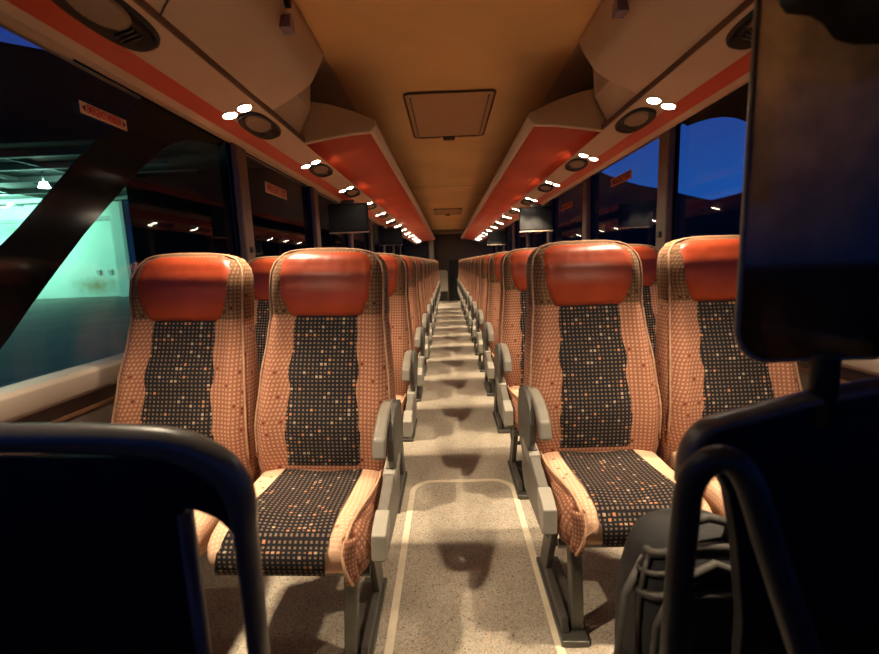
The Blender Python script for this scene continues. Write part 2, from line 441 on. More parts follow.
# service channel below the racks (beige, red stripe, beige lip), one per side
def service_channel(sgn, side):
    t = struct(bpy.data.objects.new('trim_3' if sgn < 0 else 'trim_4', None)); COL.objects.link(t)
    up = [(0.643, 1.630), (0.70, 1.613), (0.745, 1.5995)]
    def strip(name, pts, m, th=0.018):
        poly = [(sgn * a, b) for a, b in pts] + [(sgn * a, b + th) for a, b in reversed(pts)]
        MB().prism(poly, 'y', -0.6, 11.7, smooth=False).build(name, m, t)
    strip('channel_face', up, M['beige'])
    strip('red_stripe', [(0.745, 1.5995), (0.773, 1.591), (0.801, 1.5826)], M['red_stripe'])
    strip('lower_lip', [(0.801, 1.5826), (0.825, 1.575), (0.838, 1.576), (0.850, 1.586), (0.90, 1.66), (1.0, 1.745), (1.16, 1.80)], M['beige'], 0.012)
    MB().box(min(sgn * 0.636, sgn * 0.643), max(sgn * 0.636, sgn * 0.643), -0.6, 11.7, 1.632, 1.65).build('dark_seam', M['brown_trim'], t)
    return t
CH = {s: service_channel(s, n) for s, n in ((-1, 'left'), (1, 'right'))}

# near lockers: convex closed door panel with a rounded rear end
def near_locker(sgn, side):
    root = empty('overhead_locker', (sgn * 0.58, 0.6, 1.63), 'beige closed overhead locker with rounded end at the front %s, before the red rack' % side, 'locker', 'closed lockers at the front')
    rows = []
    K = 14
    for i in range(K + 1):
        v = i / K       # 0 bottom .. 1 top
        x = interp(v, [(0, 0.640), (0.5, 0.545), (1, 0.505)]) - 0.020 * math.sin(PI * v)
        z = 1.640 + v * 0.305
        yend = 1.60 + 0.28 * v ** 0.8
        r = []
        for j in range(13):
            u = j / 12
            y = -0.6 + (yend + 0.6) * min(1, u / 0.8) if u <= 0.8 else yend + 0.05 * math.sin((u - 0.8) / 0.2 * PI / 2)
            xo = x if u <= 0.8 else x + 0.07 * (1 - math.cos((u - 0.8) / 0.2 * PI / 2))
            r.append((sgn * xo - root.location.x, y - root.location.y, z - root.location.z))
        rows.append(r)
    MB().grid(rows).build('locker_door', M['beige'], root, solid=0.02)
    # seam between two doors, latch
    path = []
    for i in range(K + 1):
        v = i / K
        x = interp(v, [(0, 0.640), (0.5, 0.545), (1, 0.505)]) - 0.020 * math.sin(PI * v) - 0.001
        path.append((sgn * x - root.location.x, 1.02 - root.location.y, 1.640 + v * 0.305 - root.location.z))
    MB().tube(path, 0.0025, 6).build('door_seam', M['brown_trim'], root)
    lb = MB(); lb.prism([(1.43, 1.815), (1.48, 1.815), (1.475, 1.85), (1.455, 1.865), (1.435, 1.85)], 'x', sgn * 0.487, sgn * 0.53)
    for k in range(len(lb.v)): q = lb.v[k]; lb.v[k] = (q[0] - root.location.x, q[1] - root.location.y, q[2] - root.location.z)
    la = lb.build('latch', M['latch'], root, bevel=0.004)
    kb = MB().tube([(sgn * 0.50 - root.location.x, 1.44 - root.location.y, 1.885 - root.location.z), (sgn * 0.485 - root.location.x, 1.44 - root.location.y, 1.885 - root.location.z)], 0.014, 12)
    kb.build('keyhole', M['black_plastic'], la)
    # recessed panel behind the locker end
    MB().prism([(sgn * a - root.location.x, b - root.location.z) for a, b in [(0.66, 1.65), (0.60, 1.76), (0.585, 1.93), (0.60, 1.93), (0.615, 1.77), (0.675, 1.65)]], 'y', 0.7, 1.375).build('recess_panel', M['beige'], root)
    return root
near_locker(-1, 'left'); near_locker(1, 'right')

# luggage racks with red underside
def rack(sgn, side, y0=1.99, y1=11.6):
    root = empty('luggage_rack', (sgn * 0.5, y0, 1.63), 'long overhead luggage rack with red underside running down the %s side' % side, 'rack', 'red luggage racks')
    ox, oz = sgn * 0.5, 1.63
    L = y1 - y0
    def P(pts): return [(sgn * a - ox, b - oz) for a, b in pts]
    # red lining in bays
    ends = [0.012] + [0.60 + 1.58 * k for k in range(1, 6)] + [L]
    MB().prism(P([(0.643, 1.630), (0.56, 1.646), (0.45, 1.662), (0.358, 1.668), (0.358, 1.678), (0.45, 1.674), (0.56, 1.660), (0.643, 1.645)]), 'y', 0.010, L, smooth=True).build('red_lining', M['red'], root)
    MB().prism(P([(0.358, 1.667), (0.340, 1.670), (0.327, 1.690), (0.329, 1.712), (0.345, 1.722), (0.358, 1.716)]), 'y', 0.010, L).build('edge_rail', M['beige'], root, bevel=0.004)
    cap_ = [(0.645, 1.628), (0.56, 1.642), (0.45, 1.658), (0.352, 1.664), (0.326, 1.690), (0.328, 1.714), (0.42, 1.752), (0.52, 1.784), (0.60, 1.800), (0.668, 1.800), (0.672, 1.76)]
    MB().prism(P(cap_), 'y', 0.0, 0.03).build('end_cap', M['beige'], root, bevel=0.006)
    MB().prism(P([(0.668, 1.65), (0.70, 1.65), (0.72, 1.80), (0.80, 1.93), (0.78, 1.935), (0.69, 1.81)]), 'y', 0.0, L).build('rack_back', M['beige_dark'], root)
    MB().prism(P([(0.36, 1.690), (0.64, 1.66), (0.66, 1.668), (0.36, 1.70)]), 'y', 0.03, L).build('rack_floor', M['dark_plastic'], root)
    for k in range(1, 13):
        y = k * PITCH
        if y < L: MB().prism(P([(0.345, 1.715), (0.50, 1.80), (0.52, 1.94), (0.53, 1.94), (0.515, 1.80), (0.36, 1.71)]), 'y', y, y + 0.02).build('rack_bracket', M['dark_plastic'], root)
    return root
rack(-1, 'left'); rack(1, 'right')

# ------------------------------------------------------------------ reading lights and speakers
SPK_Y = {-1: 0.897, 1: 1.03}
LP = 0.78
def surf_z(ax):   # height of the service channel underside at |x|
    pts = [(0.643, 1.630), (0.70, 1.613), (0.745, 1.5995), (0.80, 1.583)]
    for (a, za), (b, zb) in zip(pts, pts[1:]):
        if ax <= b: return za + (zb - za) * (ax - a) / (b - a)
    return pts[-1][1]
def local_disc(mb, cx, cy, rx, ry, z, h, sgn, n=24, mi=0, inner=None):
    """disc or ring following the slanted channel; cx is |x|"""
    def pt(a, k, dz):
        x_ = cx + rx * k * math.cos(a); y_ = cy + ry * k * math.sin(a)
        return (sgn * x_, y_, surf_z(x_) + z + dz)
    if inner is None:
        vs_ = [pt(2 * PI * i / n, 1, 0) for i in range(n)] + [pt(2 * PI * i / n, 0.9, -h) for i in range(n)]
        fs_ = [(i, (i + 1) % n, n + (i + 1) % n, n + i) for i in range(n)] + [tuple(range(n, 2 * n))]
        mb.add(vs_, fs_, mi=mi, smooth=False)
    else:
        rings = []
        for k, dz in ((1.0, 0.002), (0.96, -h), (inner + 0.06, -h), (inner, 0.001)):
            rings.append([pt(2 * PI * i / n, k, dz) for i in range(n)])
        mb.grid(rings, close_u=True, mi=mi)
    return mb
def shift(mb, loc):
    mb.v = [(p[0] - loc[0], p[1] - loc[1], p[2] - loc[2]) for p in mb.v]; return mb

def superdisc(mb, cx, cy, rx, ry, sgn, ks, n=32, e=2.6):
    rings = []
    for k, dz in ks:
        r = []
        for i in range(n):
            a = 2 * PI * i / n; c, s = math.cos(a), math.sin(a)
            x_ = cx + rx * k * math.copysign(abs(c) ** (2 / e), c); y_ = cy + ry * k * math.copysign(abs(s) ** (2 / e), s)
            r.append((sgn * x_, y_, surf_z(x_) + dz))
        rings.append(r)
    mb.grid(rings, close_u=True); return mb

def make_speaker(sgn, y, label, group):
    loc = (sgn * 0.705, y, 1.612)
    root = empty('ceiling_speaker', loc, label, 'speaker', group)
    mb = superdisc(MB(), 0.700, y, 0.047, 0.140, sgn, [(1.0, 0.003), (0.97, -0.008), (0.90, -0.010), (0.82, -0.002), (0.5, 0.0), (0.01, 0.0)])
    shift(mb, loc).build('bezel', M['black_plastic'], root)
    mb = MB(); local_disc(mb, 0.696, y - 0.030, 0.034, 0.080, -0.004, 0.006, sgn)
    shift(mb, loc).build('grille_disc', M['beige_dark'], root)
    mb = MB()
    for k in range(3):
        yy = y + 0.060 + k * 0.014
        mb.tube([(sgn * 0.690, yy, surf_z(0.690) - 0.004), (sgn * 0.732, yy, surf_z(0.732) - 0.004)], 0.003, 6)
    shift(mb, loc).build('louvre', M['dark_plastic'], root)
    return root
lamp_data = bpy.data.lights.new('reading_lamp', 'SPOT')
lamp_data.energy = LAMP_POWER; lamp_data.color = LAMP_COLOR; lamp_data.shadow_soft_size = 0.018
lamp_data.spot_size = math.radians(80); lamp_data.spot_blend = 1.0
def make_light(sgn, y, label, group):
    loc = (sgn * 0.71, y, 1.61)
    root = empty('reading_light', loc, label, 'light', group)
    for cx, dy in ((0.680, -0.006), (0.735, 0.006)):
        mb = MB(); local_disc(mb, cx, y + dy, 0.025, 0.028, 0.001, 0.006, sgn, inner=0.8)
        bz = shift(mb, loc).build('bezel', M['beige'], root)
        mb = MB(); local_disc(mb, cx, y + dy, 0.0205, 0.0235, -0.001, 0.004, sgn)
        shift(mb, loc).build('lens', M['lens'], bz)
    for cx, tilt in ((0.680, 17), (0.735, -6)):
        lo = bpy.data.objects.new('lamp_glow', lamp_data); COL.objects.link(lo); lo.parent = root
        lo.location = (sgn * cx - loc[0], 0, surf_z(cx) - loc[2] - 0.03)
        lo.rotation_euler = (math.radians(13), sgn * math.radians(tilt), 0)
    return root
for sgn, side, wd in ((-1, 'left', 'left'), (1, 'right', 'right')):
    for k in range(14):
        y = SPK_Y[sgn] + k * LP
        if y > 11.3: break
        make_speaker(sgn, y + (0.05 if k == 0 else 0), '%s oval black speaker with beige disc from the front in the %s overhead strip' % (ORD[k], side), 'oval speakers in the overhead strips')
        make_light(sgn, y - (0.167 if sgn < 0 else 0.20), '%s pair of lit reading lights from the front in the %s overhead strip' % (ORD[k], side), 'reading lights in the overhead strips')

# ------------------------------------------------------------------ roof hatches
def hatch(y0, y1, hw, label):
    r = empty('roof_hatch', (0, (y0 + y1) / 2, 1.948), label, 'hatch', 'roof hatches')
    hy = (y1 - y0) / 2
    MB().box(-hw, hw, -hy, hy, -0.008, 0.001).build('hatch_panel', M['hatch'], r, bevel=0.004)
    pts = []
    for (cx, cy, a0) in ((hw - 0.02, hy - 0.02, 0), (-hw + 0.02, hy - 0.02, PI / 2), (-hw + 0.02, -hy + 0.02, PI), (hw - 0.02, -hy + 0.02, 1.5 * PI)):
        for i in range(4): a = a0 + PI / 2 * i / 3; pts.append((cx + 0.028 * math.cos(a), cy + 0.028 * math.sin(a), -0.006))
    MB().tube(pts, 0.006, 8, closed=True).build('rubber_seal', M['brown_trim'], r)
    for s in (-1, 1):
        MB().box(s * (hw - 0.022) - 0.004, s * (hw - 0.022) + 0.004, -hy + 0.04, hy - 0.04, -0.013, -0.006).build('side_rail', M['brown_trim'], r)
    hb = MB().box(-0.04, 0.04, hy - 0.005, hy + 0.03, -0.03, 0.0).build('handle', M['brown_trim'], r, bevel=0.006)
    for s in (-1, 1):
        MB().box(s * 0.13 - 0.07, s * 0.13 + 0.07, hy + 0.02, hy + 0.06, -0.004, 0.0015).build('notice_strip', M['hatch'], r)
hatch(2.37, 3.14, 0.225, 'square roof hatch with dark seal in the near part of the ceiling')
hatch(7.3, 8.1, 0.225, 'distant roof hatch in the ceiling near the rear of the coach')

# ------------------------------------------------------------------ windows
POSTS = [2.56, 3.96, 5.36, 6.76, 8.16, 9.56, 10.96]
def pane(name_n, sgn, y0, y1):
    o = struct(bpy.data.objects.new('window_%d' % name_n, None)); COL.objects.link(o)
    x0, x1 = sorted((sgn * 1.222, sgn * 1.228))
    MB().box(x0, x1, y0, y1, 0.80, 1.80).build('pane', M['window_glass'], o)
    return o
wn_ = 1
for sgn in (-1, 1):
    ys = [-0.6] + POSTS + [Y_END]
    for a, b in zip(ys, ys[1:]):
        o = pane(wn_, sgn, a + 0.002, b - 0.002); wn_ += 1
        x0, x1 = sorted((sgn * 1.212, sgn * 1.221))
        # black printed border on the glass
        fr = MB()
        fr.box(x0, x1, (1.5 if a < 0 else a) + 0.002, b - 0.002, 1.782, 1.80)
        if b < Y_END: fr.box(x0, x1, b - 0.075, b - 0.002, 0.80, 1.782)
        if a > 0: fr.box(x0, x1, a + 0.002, a + 0.02, 0.80, 1.782)
        fr.build('black_border', M['black_gloss'], o)
tn = 5
for sgn in (-1, 1):
    for y in POSTS:
        x0, x1 = sorted((sgn * 1.165, sgn * 1.21))
        p = struct(MB().box(x0, x1, y - 0.060, y + 0.055, 0.81, 1.79).build('trim_%d' % tn, M['post'], bevel=0.012)); tn += 1
        xa, xb = sorted((sgn * 1.152, sgn * 1.168))
        MB().box(xa, xb, y - 0.022, y + 0.022, 1.19, 1.225).build('coat_hook', M['dark_plastic'], p, bevel=0.004)

# swept front pillars: dark curved band over the first window, thick in x
def pillar(sgn, up_edge, low_edge, name):
    n = 18
    def samp(pts, t):
        L = [0]
        for a, b in zip(pts, pts[1:]): L.append(L[-1] + math.dist(a, b))
        d = t * L[-1]
        for i in range(len(pts) - 1):
            if d <= L[i + 1] + 1e-9:
                k = (d - L[i]) / (L[i + 1] - L[i]); return (pts[i][0] + (pts[i + 1][0] - pts[i][0]) * k, pts[i][1] + (pts[i + 1][1] - pts[i][1]) * k)
        return pts[-1]
    A = [samp(up_edge, i / n) for i in range(n + 1)]; B = [samp(low_edge, i / n) for i in range(n + 1)]
    mb = MB(); x0, x1 = sgn * 1.2185, sgn * 1.2215
    rows = [[(x0, a[0], a[1]), (x0, b[0], b[1]), (x1, b[0], b[1]), (x1, a[0], a[1])] for a, b in zip(A, B)]
    mb.grid(rows, close_u=True, smooth=False)
    return struct(mb.build(name, M['black_gloss']))
# (y, z) along the upper and lower edge, front-bottom to top
UP = [(0.70, 0.81), (0.95, 1.02), (1.146, 1.17), (1.214, 1.228), (1.493, 1.502), (1.66, 1.64), (1.78, 1.735), (1.84, 1.80)]
LOW = [(0.98, 0.81), (1.096, 0.895), (1.235, 1.037), (1.457, 1.245), (1.742, 1.484), (1.90, 1.60), (2.058, 1.685), (2.25, 1.73), (2.45, 1.75), (2.5, 1.80)]
pillar(-1, UP, LOW, 'trim_30'); pillar(1, UP, LOW, 'trim_31')

# exit stickers
def text_obj(txt, size, m, parent, loc, rot, name='lettering', sx=1.0):
    cu = bpy.data.curves.new(name, 'FONT'); cu.body = txt; cu.size = size; cu.align_x = 'CENTER'; cu.align_y = 'CENTER'; cu.extrude = 0.0003; cu.offset = size * 0.018
    cu.materials.append(m)
    o = bpy.data.objects.new(name, cu); COL.objects.link(o); o.parent = parent; o.location = loc; o.rotation_euler = rot; o.scale = (sx, 1, 1)
    bpy.context.view_layer.update()
    dg = bpy.context.evaluated_depsgraph_get()
    me = bpy.data.meshes.new_from_object(o.evaluated_get(dg))
    q = bpy.data.objects.new(name, me); COL.objects.link(q); q.parent = parent; q.location = loc; q.rotation_euler = rot; q.scale = (sx, 1, 1)
    bpy.data.objects.remove(o)
    if not me.materials: me.materials.append(m)
    return q
def sticker(sgn, y0, y1, z, h, txt, bgm, fgm, label, arrows=False, xx=1.2195):
    """flat sticker on the inner face of the pane; reads from inside the coach"""
    cy = (y0 + y1) / 2; W = y1 - y0
    r = empty('exit_sticker', (sgn * xx, cy, z), label, 'sign', 'window exit stickers')
    x0, x1 = sorted((0, sgn * 0.0015))
    MB().box(x0, x1, -W / 2, W / 2, -h / 2, h / 2).build('label_sheet', bgm, r)
    rot = (PI / 2, 0, PI / 2) if sgn < 0 else (PI / 2, 0, -PI / 2)
    rows = txt.split('\n')
    size = h * 0.95 / len(rows)
    for i, t in enumerate(rows):
        o = text_obj(t, size, fgm, r, (-sgn * 0.0012, 0, ((len(rows) - 1) / 2 - i) * h * 0.42), rot)
        bpy.context.view_layer.update()
        wid = o.dimensions.x
        avail = W * (0.74 if arrows else 0.88)
        if wid > 0: o.scale[0] = avail / wid
    if arrows:
        for s in (-1, 1):
            mb = MB(); a = s * W * 0.47; b = s * W * 0.40
            mb.prism([(a, 0), (b, h * 0.28), (b, -h * 0.28)], 'x', -sgn * 0.0008, -sgn * 0.0016)
            mb.build('arrow', M['sign_dark'], r)
    return r
sticker(-1, 1.49, 1.70, 1.640, 0.038, 'EMERGENCY WINDOW', M['sign_white'], M['sign_red'], 'long narrow exit sticker with arrows on the front left window', True, 1.2085)
sticker(-1, 2.98, 3.37, 1.632, 0.070, 'EMERGENCY EXIT', M['sign_white'], M['sign_red'], 'pale sticker with bold red letters on the left window behind the first post')
sticker(1, 3.10, 3.48, 1.641, 0.060, 'EMERGENCY EXIT', M['sign_orange'], M['sign_dark'], 'orange exit sticker against blue sky on the right window')
sticker(1, 4.53, 4.92, 1.628, 0.060, 'EMERGENCY EXIT', M['sign_orange'], M['sign_dark'], 'orange exit sticker on the dark right window behind the second post')

# ------------------------------------------------------------------ fold-down monitors
def monitor(sgn, y, label):
    r = empty('drop_down_monitor', (sgn * 0.775, y, 1.615), label, 'monitor', 'monitors under the racks')
    MB().box(-0.150, 0.150, -0.018, 0.022, -0.265, -0.055).build('casing', M['screen'], r, bevel=0.008)
    MB().box(-0.135, 0.135, -0.021, -0.017, -0.25, -0.07).build('screen', M['black_plastic'], r)
    MB().box(-0.05, 0.05, -0.012, 0.012, -0.058, -0.03).build('hinge', M['dark_plastic'], r)
    MB().box(-0.151, 0.151, -0.019, 0.023, -0.273, -0.2655).build('bottom_edge', M['beige_dark'], r)
monitor(-1, 3.40, 'larger dark monitor hanging under the left rack, the nearer on that side')
monitor(-1, 5.95, 'smaller dark monitor hanging under the left rack, farther back')
monitor(1, 4.10, 'larger dark monitor hanging under the right rack, the nearer on that side')
monitor(1, 7.30, 'smaller dark monitor hanging under the right rack, farther back')

# ------------------------------------------------------------------ rear of the coach
wb = struct(MB().box(-1.23, 1.23, Y_END, Y_END + 0.05, -0.05, 1.99).build('wall_back', M['rear']))
MB().box(-0.50, 0.50, 12.0, Y_END - 0.001, 1.86, 1.9495).build('header_beam', M['beige_dark'], wb)
MB().box(0.02, 0.30, Y_END - 0.03, Y_END - 0.001, 0.0, 1.15).build('dark_opening', M['rear_dark'], wb)
cab = empty('rear_cabin', (-0.85, 12.0, 0), 'dark cabin with pale corner post beside the last left seats', 'cabin')
MB().box(-0.28, 0.34, -0.25, 0.30, 0.0, 1.60).build('cabin_wall', M['rear_dark'], cab)
MB().box(0.345, 0.46, -0.25, 0.30, 0.0, 1.80).build('corner_post', M['rear_pale'], cab, bevel=0.02)
rp = empty('rear_partition', (-0.12, 12.1, 0), 'pale low partition with rounded top at the end of the aisle', 'partition')
MB().prism([(-0.22, 0.0), (0.08, 0.0), (0.08, 0.84)] + [(-0.07 + 0.15 * math.cos(a), 0.82 + 0.06 * math.sin(a)) for a in [PI * i / 8 for i in range(1, 8)]] + [(-0.22, 0.82)], 'y', 0, 0.04).build('panel_board', M['rear_pale'], rp, bevel=0.006)
MB().box(-0.20, 0.07, -0.012, 0.0, 0.04, 0.30).build('kick_plate', M['rear_dark'], rp)
st = struct(MB().box(-0.215, 0.215, 11.75, 12.0, 0.0, 0.02).build('trim_32', M['rear_dark']))
MB().box(-0.215, 0.215, 11.74, 11.76, 0.0, 0.03).build('nosing', M['chrome'], st)

wf = struct(MB().box(-1.23, 1.23, -0.66, -0.60, -0.05, 0.95).build('wall_front', M['wall']))  # unseen coach front, added to keep sky light off the foreground
MB().box(-1.23, 1.23, -0.66, -0.60, 1.28, 1.99).build('front_header', M['beige_dark'], wf)  # brought low to narrow the windscreen opening and block sky light
MB().box(-1.23, 1.23, -0.60, -0.30, 0.0, 0.80).build('dashboard', M['black_plastic'], wf, bevel=0.03)  # unseen, added with the closed front that holds back sky light

# ------------------------------------------------------------------ coach seats
WPTS = [(0.36, 0.210), (0.47, 0.226), (0.60, 0.225), (0.75, 0.213), (0.88, 0.198), (0.95, 0.191), (1.02, 0.192), (1.08, 0.192), (1.115, 0.184), (1.14, 0.168), (1.155, 0.145), (1.165, 0.105), (1.168, 0.05)]
FPTS = [(0.36, 0.03), (0.47, 0.005), (0.60, -0.005), (0.75, 0.030), (0.90, 0.080), (0.96, 0.098), (1.02, 0.100), (1.08, 0.112), (1.13, 0.135), (1.155, 0.158), (1.168, 0.185)]
BPTS = [(0.36, 0.12), (0.47, 0.13), (0.60, 0.14), (0.90, 0.205), (1.08, 0.228), (1.13, 0.230), (1.155, 0.222), (1.168, 0.205)]
def seat_front(x, z):
    """front face of the backrest at (x, z)"""
    w_ = interp(z, WPTS); f = interp(z, FPTS); b = interp(z, BPTS); d = (b - f) / 2
    s = min(1.0, abs(x) / w_)
    y = (f + b) / 2 - d * (1 - s ** 4) ** 0.25
    wing = 0.020 * math.exp(-((s - 0.80) / 0.13) ** 2) * (1 if z > 0.5 else max(0, (z - 0.4) / 0.1)) * (1 if z < 1.08 else max(0, (1.16 - z) / 0.08))
    return y - wing
ZS = [0.36, 0.40, 0.47, 0.54, 0.61, 0.68, 0.75, 0.82, 0.88, 0.92, 0.945, 0.953, 0.98, 1.02, 1.06, 1.09, 1.115, 1.133, 1.148, 1.158, 1.165, 1.168]
def make_backrest():
    mb = MB(); N = 40; rows = []; uvs = []
    for z in ZS:
        w_ = interp(z, WPTS); f = interp(z, FPTS); b = interp(z, BPTS); cy = (f + b) / 2; d = (b - f) / 2
        r = []; 
        for i in range(N + 1):
            a = -PI / 2 + 2 * PI * i / N      # starts at the front middle
            c, s = math.cos(a), math.sin(a)
            x_ = w_ * math.copysign(abs(c) ** 0.5, c) if abs(c) > 1e-6 else 0.0
            if s < 0: y_ = seat_front(x_, z)
            else: y_ = cy + d * abs(s) ** 0.5
            r.append((x_, y_, z))
        u = [0.0]
        for p, q in zip(r, r[1:]): u.append(u[-1] + math.dist(p, q))
        rows.append(r); uvs.append([(uu + 0.003, z * 1.03) for uu in u])
    mb.grid(rows, uvs)
    # brown fabric from the headrest seam upwards; sides and back of the shell in shade of their own
    nf = N
    for i in range(len(ZS) - 1):
        if ZS[i] >= 0.95:
            for j in range(nf): mb.mi[i * nf + j] = 1
    mb.cap(len(mb.v) - (N + 1), N, mi=1); mb.cap(0, N, mi=0, flip=True)
    return mb
def overlay(hw, z0, z1, off, nx=10, nz=24, hw2=None, puff=0.0, border=0.012):
    """upholstered panel laid on the backrest face"""
    mb = MB(); rows = []; uvs = []
    for i in range(nz + 1):
        v = i / nz; z = z0 + (z1 - z0) * v; h = hw + ((hw2 or hw) - hw) * v
        r = []; u = []
        for j in range(nx + 1):
            s = -1 + 2 * j / nx; x_ = s * h
            edge = min(1, (1 - abs(s)) * h / border) * min(1, v * (z1 - z0) / border, (1 - v) * (z1 - z0) / border)
            r.append((x_, seat_front(x_, z) - off * edge - puff * edge + (0.004 if edge < 0.01 else 0), z)); u.append((x_, z * 1.03))
        rows.append(r); uvs.append(u)
    mb.grid(rows, uvs); return mb
def make_headrest():
    mb = MB(); rows = []
    NZ, NX = 20, 20
    for i in range(NZ + 1):
        v = i / NZ; z = 0.944 + (1.1605 - 0.944) * v
        h = interp(v, [(0, 0.112), (0.12, 0.132), (0.35, 0.152), (0.6, 0.157), (0.78, 0.154), (0.9, 0.140), (1.0, 0.104)])
        r = []
        for j in range(NX + 1):
            s = -1 + 2 * j / NX; x_ = s * h
            edge = (1 - abs(s) ** 5) * (1 - abs(2 * v - 1) ** 6)
            crease = 0.0016 * math.sin(x_ * 260 + 1.2 * math.sin(x_ * 90)) * math.exp(-((v - 0.80) / 0.10) ** 2)
            zz = z
            r.append((x_, seat_front(x_ * 0.9, z) - 0.014 * max(0, edge) ** 0.5 + crease + (0.006 if edge < 0.01 else 0), zz))
        rows.append(r)
    mb.grid(rows); return mb
def outline(x_in, off, z0=0.50):
    pts = []
    zs = [z0 + (1.148 - z0) * i / 22 for i in range(23)]
    for z in zs: x_ = interp(z, WPTS) * x_in; pts.append((-x_, seat_front(x_, z) - off, z))
    top = []
    for i in range(1, 12):
        t = i / 12; xx = -interp(1.148, WPTS) * x_in * (1 - 2 * t); zt = 1.148 + 0.018 * (1 - abs(1 - 2 * t) ** 3) ** 0.8
        top.append((xx, interp(zt, FPTS) + 0.005 - off * 0.5, zt))
    pts += top
    for z in reversed(zs): x_ = interp(z, WPTS) * x_in; pts.append((x_, seat_front(x_, z) - off, z))
    return pts
# cushion
CY = [-0.405, -0.400, -0.385, -0.355, -0.30, -0.22, -0.12, -0.02, 0.04]
def cush_top(y): return interp(y, [(-0.405, 0.415), (-0.385, 0.443), (-0.355, 0.458), (-0.30, 0.468), (-0.15, 0.462), (0.04, 0.465)])
def cush_bot(y): return interp(y, [(-0.405, 0.365), (-0.385, 0.345), (-0.30, 0.340), (0.04, 0.350)])
def cush_w(y): return interp(y, [(-0.405, 0.190), (-0.38, 0.207), (-0.30, 0.212), (0.04, 0.205)])
CK = 0.82
def squash(mb):
    mb.v = [(p[0], p[1] * CK, p[2]) for p in mb.v]; return mb
def ridge_x(y): v = min(1, max(0, -y / 0.395)); return 0.188 - 0.045 * v ** 2
def make_cushion(sd=0):
    mb = MB(); N = 32; rows = []; uvs = []; al = 0
    for k, y in enumerate(CY):
        t, b, w_ = cush_top(y), cush_bot(y), cush_w(y)
        cz, h = (t + b) / 2, (t - b) / 2
        r = []
        for i in range(N + 1):
            a = PI / 2 + 2 * PI * i / N; c, s = math.cos(a), math.sin(a)
            x_ = w_ * math.copysign(abs(c) ** 0.45, c) if abs(c) > 1e-6 else 0
            z_ = cz + h * math.copysign(abs(s) ** 0.45, s)
            if s > 0: z_ += -0.010 * math.exp(-(x_ / 0.09) ** 2) * (y > -0.37)
            if sd and sd * x_ > ridge_x(y) - 0.004 and z_ > cz - 0.9 * h: z_ = min(z_, max(cz - 0.9 * h, t - 0.004 - (sd * x_ - ridge_x(y)) * 1.6))
            if sd and sd * x_ > ridge_x(y) - 0.01: x_ = sd * (ridge_x(y) - 0.01) + (x_ - sd * (ridge_x(y) - 0.01)) * 0.35
            r.append((x_, y, z_))
        u = [0.0]
        for p, q in zip(r, r[1:]): u.append(u[-1] + math.dist(p, q))
        if k: al += math.dist((0, CY[k - 1], cush_top(CY[k - 1])), (0, y, t))
        rows.append(r); uvs.append([(uu, al) for uu in u])
    mb.grid(rows, uvs)
    mb.cap(0, N); mb.cap(len(mb.v) - (N + 1), N, flip=True)
    return mb
def band_path():
    pts = [(0.0, cush_top(0.0))]
    for y in (-0.05, -0.1, -0.15, -0.2, -0.25, -0.30, -0.33, -0.355, -0.375, -0.390, -0.400): pts.append((y, cush_top(y)))
    pts += [(-0.408, 0.415), (-0.411, 0.395), (-0.408, 0.372), (-0.398, 0.350), (-0.38, 0.339)]
    return pts
def cush_surf_z(x_, y):
    t, b, w_ = cush_top(y), cush_bot(y), cush_w(y); cz, h = (t + b) / 2, (t - b) / 2
    s = min(0.999, abs(x_) / w_)
    return cz + h * (1 - s ** (1 / 0.225)) ** 0.225 - 0.010 * math.exp(-(x_ / 0.09) ** 2) * (y > -0.37)
def strip_on_cushion(xa, xb, off, nx=8):
    """cover strip over the cushion from x=xa(t) to xb(t), wrapping over the front"""
    P = band_path(); rows = []; uvs = []; al = 0
    for k, (y, z) in enumerate(P):
        if k: al += math.dist(P[k - 1], P[k])
        t = k / (len(P) - 1); a, b = xa(t), xb(t)
        r = []; u = []
        for j in range(nx + 1):
            x_ = a + (b - a) * j / nx
            if k <= 9: p = (x_, y, cush_surf_z(x_, y) + off)
            else:
                p = (x_, y - off - 0.002, z - 0.0 if k > 11 else z + off * 0.5 - 0.004)
            r.append(p); u.append((x_, al))
        rows.append(r); uvs.append(u)
    mb = MB(); mb.grid(rows, uvs); return mb

